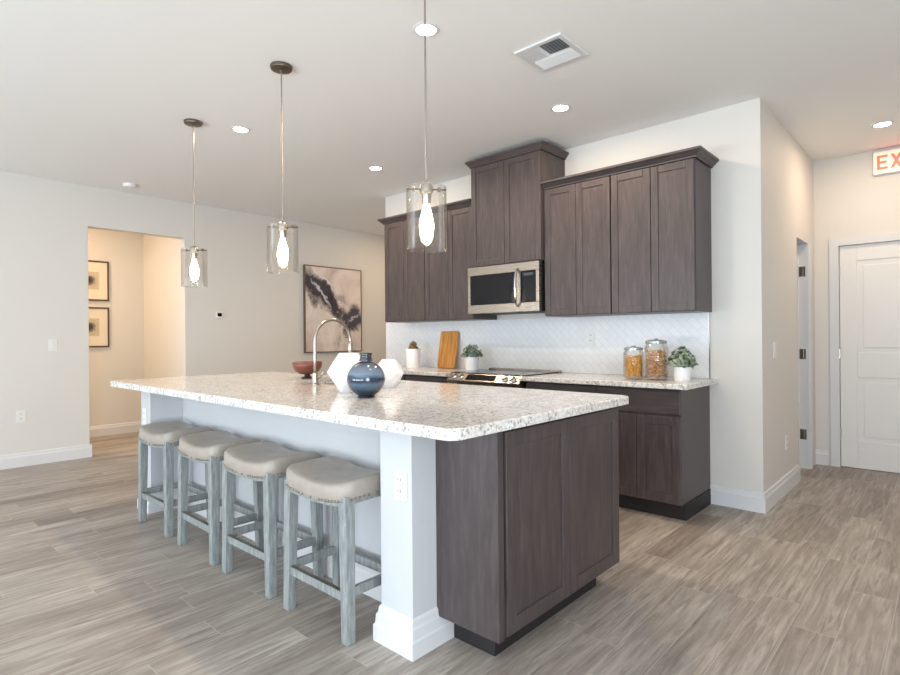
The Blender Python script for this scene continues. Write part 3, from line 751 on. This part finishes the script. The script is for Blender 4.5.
def art_mat():
    m = mat('abstract_painting', rough=.55); t = NT(m)
    v = t.coords(out='Object')
    sx = t.n('ShaderNodeSeparateXYZ'); t.l(v, sx.inputs[0]); X0, Z0 = sx.outputs[0], sx.outputs[2]
    nA = t.noise(v, 3.0, 5, .6, .6); nB = t.noise(t.coords((1, 1, 1), (0, .9, 0)), 4.5, 5, .6, .5)
    X = t.math('ADD', X0, t.math('MULTIPLY_ADD', nA, .42, -.21)); Zz = t.math('ADD', Z0, t.math('MULTIPLY_ADD', nB, .42, -.21))
    bgc = t.ramp(t.noise(v, 2.5, 6, .6, .8), [(.3, S(190, 174, 168)), (.5, S(220, 206, 198)), (.7, S(236, 226, 220))])
    def blob(cx, cz, ang, a, b_, soft=.35):
        ca, sa = math.cos(ang), math.sin(ang)
        dx = t.math('SUBTRACT', X, cx); dz = t.math('SUBTRACT', Zz, cz)
        p = t.math('DIVIDE', t.math('ADD', t.math('MULTIPLY', dx, ca), t.math('MULTIPLY', dz, sa)), a)
        q = t.math('DIVIDE', t.math('SUBTRACT', t.math('MULTIPLY', dz, ca), t.math('MULTIPLY', dx, sa)), b_)
        d = t.math('SQRT', t.math('ADD', t.math('MULTIPLY', p, p), t.math('MULTIPLY', q, q)))
        x = t.n('ShaderNodeMapRange'); t.l(d, x.inputs[0]); x.inputs[1].default_value = 1+soft; x.inputs[2].default_value = 1-soft
        x.inputs[3].default_value = 0; x.inputs[4].default_value = 1; return x.outputs[0]
    c = bgc
    c = t.mix(t.math('MULTIPLY', blob(-.25, .27, -.80, .36, .17, .25), .97), c, S(48, 42, 56))
    c = t.mix(t.math('MULTIPLY', blob(-.02, .05, -.75, .26, .075), .95), c, S(46, 40, 50))
    c = t.mix(t.math('MULTIPLY', blob(.34, -.14, .1, .24, .17, .25), .95), c, S(56, 50, 66))
    c = t.mix(t.math('MULTIPLY', blob(.20, -.34, .9, .20, .045), .7), c, S(70, 62, 72))
    c = t.mix(t.math('MULTIPLY', blob(-.13, .40, -.9, .20, .018), .9), c, S(224, 218, 216))
    c = t.mix(t.math('MULTIPLY', blob(.13, -.38, 1.5, .25, .03), .85), c, S(226, 218, 212))
    c = t.mix(t.math('MULTIPLY', blob(-.22, .22, -.95, .22, .022), .85), c, S(206, 204, 214))
    c = t.mix(t.math('MULTIPLY', blob(.36, -.12, .5, .13, .018), .7), c, S(190, 188, 198))
    c = t.mix(t.math('MULTIPLY', blob(.10, .17, -.4, .07, .06), .6), c, S(120, 112, 122))
    t.l(c, t.b.inputs['Base Color']); return m
r = thing('abstract_painting', 'large abstract painting in pinkish grey with dark strokes on the left wall', 'painting', (LX, 4.75, 1.61), rz=L90)
hw, hh = .49, .605
bx('canvas', art_mat(), (-hw+.012, hw-.012, -.034, -.0005, -hh+.012, hh-.012), r)
FRD = mat('dark_bronze_frame', S(96, 80, 66), .4)
MB().box(-hw, hw, -.040, -.0005, -hh, -hh+.012).box(-hw, hw, -.040, -.0005, hh-.012, hh).box(-hw, -hw+.012, -.040, -.0005, -hh+.012, hh-.012).box(hw-.012, hw, -.040, -.0005, -hh+.012, hh-.012).build('frame', FRD, r)

# ------------------------------------------------------------------ things on the island
def blue_glass():
    m = mat('blue_glazed_glass', rough=.06, spec=.6, coat=.4); t = NT(m); v = t.coords()
    sx = t.n('ShaderNodeSeparateXYZ'); t.l(v, sx.inputs[0])
    n = t.noise(t.coords((1, 1, 3)), 9, 5, .6, .5)
    h = t.math('ADD', sx.outputs[2], t.math('MULTIPLY_ADD', n, .05, -.025))
    c = t.ramp(t.math('DIVIDE', h, .215), [(0.0, S(20, 28, 38)), (.14, S(34, 50, 66)), (.30, S(70, 96, 116)), (.38, S(24, 40, 60)), (.46, S(32, 52, 78)), (.53, S(104, 124, 142)), (.66, S(98, 108, 120)), (.80, S(44, 48, 56)), (1.0, S(34, 38, 44))])
    t.l(c, t.b.inputs['Base Color']); return m
r = thing('round_vase', 'round blue glass vase with short dark neck on the island slab', 'vase', (-2.112, 1.71, SLz1))
prof = [(0, 0), (.045, .001)]
for k in range(1, 15):
    a = -PI/2 + PI*(k/16)*.98 + .22
    prof.append((.092*math.cos(a), .088+.088*math.sin(a)))
prof += [(.036, .176), (.029, .184), (.028, .203), (.032, .211), (.029, .214), (.024, .210), (.024, .18), (.0, .175)]
MB().lathe(prof, n=48).build('vase_body', blue_glass(), r, smooth=True)
def facet_vase(label, loc, s, rz, group='white faceted vases'):
    r = thing('faceted_vase', label, 'vase', loc, group, rz)
    b = MB(); n = 8; P = [(.055, 0, 0), (.088, .055, .5), (.117, .105, 0), (.092, .158, .5), (.052, .208, 0), (.046, .208, 0), (.085, .150, .5), (.100, .10, 0), (.04, .02, .5)]
    rg = []
    for rr, z, ph in P: rg.append([b.b.verts.new((rr*s*math.cos(2*PI*(k+ph)/n), rr*s*math.sin(2*PI*(k+ph)/n), z*s)) for k in range(n)])
    for i, (A, B) in enumerate(zip(rg, rg[1:])):
        pa, pb = P[i][2], P[i+1][2]
        for k in range(n):
            k1 = (k+1) % n
            if pa == pb: b.b.faces.new((A[k], A[k1], B[k1], B[k]))
            elif pb > pa: b.b.faces.new((A[k], A[k1], B[k])); b.b.faces.new((A[k1], B[k1], B[k]))
            else: b.b.faces.new((A[k], B[k1], B[k])); b.b.faces.new((A[k], A[k1], B[k1]))
    b.b.faces.new(rg[0][::-1]); b.b.faces.new(rg[-1])
    b.build('vase_body', CERW, r); return r
facet_vase('large white faceted vase on the island, left of the blue vase', (-2.395, 1.825, SLz1), 1.0, .2)
facet_vase('smaller white faceted vase on the island, right behind the blue vase', (-2.425, 2.13, SLz1), .78, .5)
r = thing('pedestal_bowl', 'reddish brown footed bowl on the far end of the island', 'bowl', (-3.455, 2.26, SLz1))
MB().lathe([(0, 0), (.042, 0), (.044, .006), (.022, .014), (.018, .03), (.0, .031)], n=28).build('foot', mat('dark_iron', S(70, 56, 50), .5), r, smooth='auto')
MB().lathe([(0, .029), (.055, .032), (.088, .055), (.102, .085), (.107, .118), (.101, .119), (.095, .088), (.08, .062), (.05, .044), (0, .040)], n=40).build('bowl_body', mat('terracotta_glaze', S(124, 70, 58), .35), r, smooth=True)

# ------------------------------------------------------------------ things on the back counter
def foliage(name, parent, c, R, H, n, size, m, kind='round'):
    b = MB(); random.seed(hash(name+str(n)) % 1000 if False else n)
    for i in range(n):
        a = random.uniform(0, 2*PI); el = math.acos(random.uniform(.12, 1)); rr = R*random.uniform(.35, 1)
        d = Vector((math.sin(el)*math.cos(a), math.sin(el)*math.sin(a), math.cos(el)))
        p = Vector(c) + Vector((d.x*rr, d.y*rr, d.z*H*random.uniform(.3, 1)))
        s = size*random.uniform(.7, 1.25)
        if kind == 'grass':
            root = Vector(c)+Vector((d.x*R*.25, d.y*R*.25, 0)); tip = root+Vector((d.x*R*1.0, d.y*R*1.0, H*random.uniform(.6, 1)))
            side = Vector((-d.y, d.x, 0)).normalized()*s*.12 if d.xy.length > 1e-3 else Vector((s*.12, 0, 0)); mid = (root+tip)/2+Vector((0, 0, H*.12))
            v = [b.b.verts.new(q) for q in (root-side, root+side, mid+side*1.1, tip, mid-side*1.1)]; b.b.faces.new(v); continue
        nr = (d+Vector((random.uniform(-.6, .6), random.uniform(-.6, .6), random.uniform(-.2, .8)))).normalized()
        t1 = nr.cross(Vector((random.random(), random.random(), .3))).normalized(); t2 = nr.cross(t1)
        pts = [p - t1*s, p - t1*s*.3 + t2*s*.5 + nr*s*.15, p + t1*s*.5+t2*s*.42 + nr*s*.1, p + t1*s, p+t1*s*.5 - t2*s*.42 + nr*s*.1, p - t1*s*.3 - t2*s*.5 + nr*s*.15]
        b.b.faces.new([b.b.verts.new(q) for q in pts])
    # stems
    for i in range(7):
        a = 2*PI*i/7; b.tube([(c[0]+.01*math.cos(a), c[1]+.01*math.sin(a), c[2]-.02), (c[0]+R*.4*math.cos(a), c[1]+R*.4*math.sin(a), c[2]+H*.6)], .0018, 5)
    return b.build(name, m, parent)
def leaf_mat(name, c0, c1):
    m = mat(name, rough=.6); t = NT(m); t.l(t.ramp(t.noise(t.coords(), 45, 2), [(.35, c0), (.65, c1)]), t.b.inputs['Base Color']); return m
GL = leaf_mat('grey_green_leaves', S(88, 106, 90), S(152, 166, 144)); GB = leaf_mat('dried_brown_leaves', S(120, 94, 58), S(168, 140, 92))
SOIL = mat('potting_soil', S(60, 48, 40), .9)
def potted(label, loc, pr, ph, fR, fH, n, m, size, kind='round', square=False, name='potted_plant'):
    r = thing(name, label, 'plant', loc)
    MB().lathe([(0, 0), (pr*.84, 0), (pr*.88, .003), (pr, ph-.004), (pr*.99, ph), (pr*.9, ph), (pr*.88, ph-.015), (0, ph-.016)], n=36).build('pot', CERW, r, smooth='auto')
    MB().lathe([(0, ph-.012), (pr*.88, ph-.014)], n=20, cap=False).build('soil', SOIL, r)
    foliage('foliage', r, (0, 0, ph), fR, fH, n, size, m, kind); return r
potted('tall white pot with dried brown plant at the left end of the back counter', (-4.125, 3.96, CZ), .080, .195, .052, .085, 160, GB, .018)
potted('small white pot with grey green plant beside the wooden cutting board', (-3.36, 3.99, CZ), .070, .125, .105, .125, 330, GL, .019)
potted('small white pot with grey green plant at the right end of the back counter', (-1.37, 3.84, CZ), .060, .098, .098, .135, 420, GL, .020)
# cutting board leaning on the backsplash
def board_mat():
    m = mat('honey_wood', rough=.45); t = NT(m); n = t.noise(t.coords((14, 6, 1.2)), 4, 6, .6, .5)
    t.l(t.ramp(n, [(.3, S(168, 106, 42)), (.55, S(204, 142, 66)), (.75, S(222, 168, 92))]), t.b.inputs['Base Color']); return m
pts = rrect(-.118, .118, 0, .375, .022, 5)
cb = MB().prism(pts, lambda a, c, t: (a, t, c), -.010, .010)
o = cb.build('cutting_board', board_mat(), bevel=.003)
hole = None
o.location = (-3.78, 4.085, CZ+.001); o.rotation_euler = (math.radians(-9.5), 0, 0)
tag(o, 'honey coloured wooden cutting board leaning against the tile backsplash', 'cutting board')

# glass jars
def make_jar(label, x, y, R, H):
    r = thing('glass_jar', label, 'jar', (x, y, CZ), 'glass storage jars')
    g = MB(); t = .004
    g.lathe([(0, 0), (R-.006, 0), (R, .006), (R, H*.80), (R*.86, H*.87), (R*.84, H*.9), (R*.84-t, H*.9), (R*.86-t, H*.865), (R-t, H*.795), (R-t, .010), (0, .008)], n=40, cap=False)
    g.build('glass_body', GLASS, r, smooth=True)
    MB().lathe([(0, H*.885), (R*.87, H*.885), (R*.9, H*.89), (R*.9, H*.955), (R*.6, H*.985), (0, H*.99)], n=36).build('lid', thin_lid, r, smooth='auto')
    MB().lathe([(0, H*.985), (.012, H*.985), (.016, H*1.0), (.010, H*1.02), (0, H*1.02)], n=16).build('lid_knob', thin_lid, r, smooth=True)
    return r
thin_lid = mat('pale_glass_lid', S(150, 160, 160), .12, .3)
make_jar('shorter glass jar of golden pasta, left of the taller jar', -1.695, 3.80, .073, .235)
make_jar('taller glass jar of light brown pieces, between the short jar and the plant', -1.545, 3.83, .080, .285)
PAS = leaf_mat('golden_pasta', S(206, 140, 34), S(238, 182, 70)); NUT = leaf_mat('light_brown_pieces', S(196, 132, 74), S(236, 196, 142))
b = MB(); random.seed(3)
for i in range(150):
    a = random.uniform(0, 2*PI); rr = .064*math.sqrt(random.random()); z0 = .013+random.uniform(0, .015); tl = random.uniform(-.012, .012)
    x_, y_ = rr*math.cos(a), rr*math.sin(a); k = .9
    b.tube([(x_*k, y_*k, z0), (x_*k+tl*.3, y_*k+tl*.2, z0+random.uniform(.12, .15))], .0042, 6)
o = b.build('dry_pasta', PAS, smooth='auto', loc=(-1.695, 3.80, CZ)); tag(o, 'golden dry pasta filling the shorter glass jar', 'pasta', kind='stuff')
b = MB()
for i in range(330):
    a = random.uniform(0, 2*PI); rr = .066*math.sqrt(random.random()); z = .02+.185*random.random()
    bmesh.ops.create_icosphere(b.b, subdivisions=1, radius=random.uniform(.009, .0115), matrix=Matrix.Translation((rr*math.cos(a), rr*math.sin(a), z)) @ Matrix.Rotation(random.random()*3, 4, 'X') @ Matrix.Diagonal((1, .75, .6, 1)))
o = b.build('dried_nibbles', NUT, smooth=True, loc=(-1.545, 3.83, CZ)); tag(o, 'light brown rounded pieces filling the taller glass jar', 'food', kind='stuff')
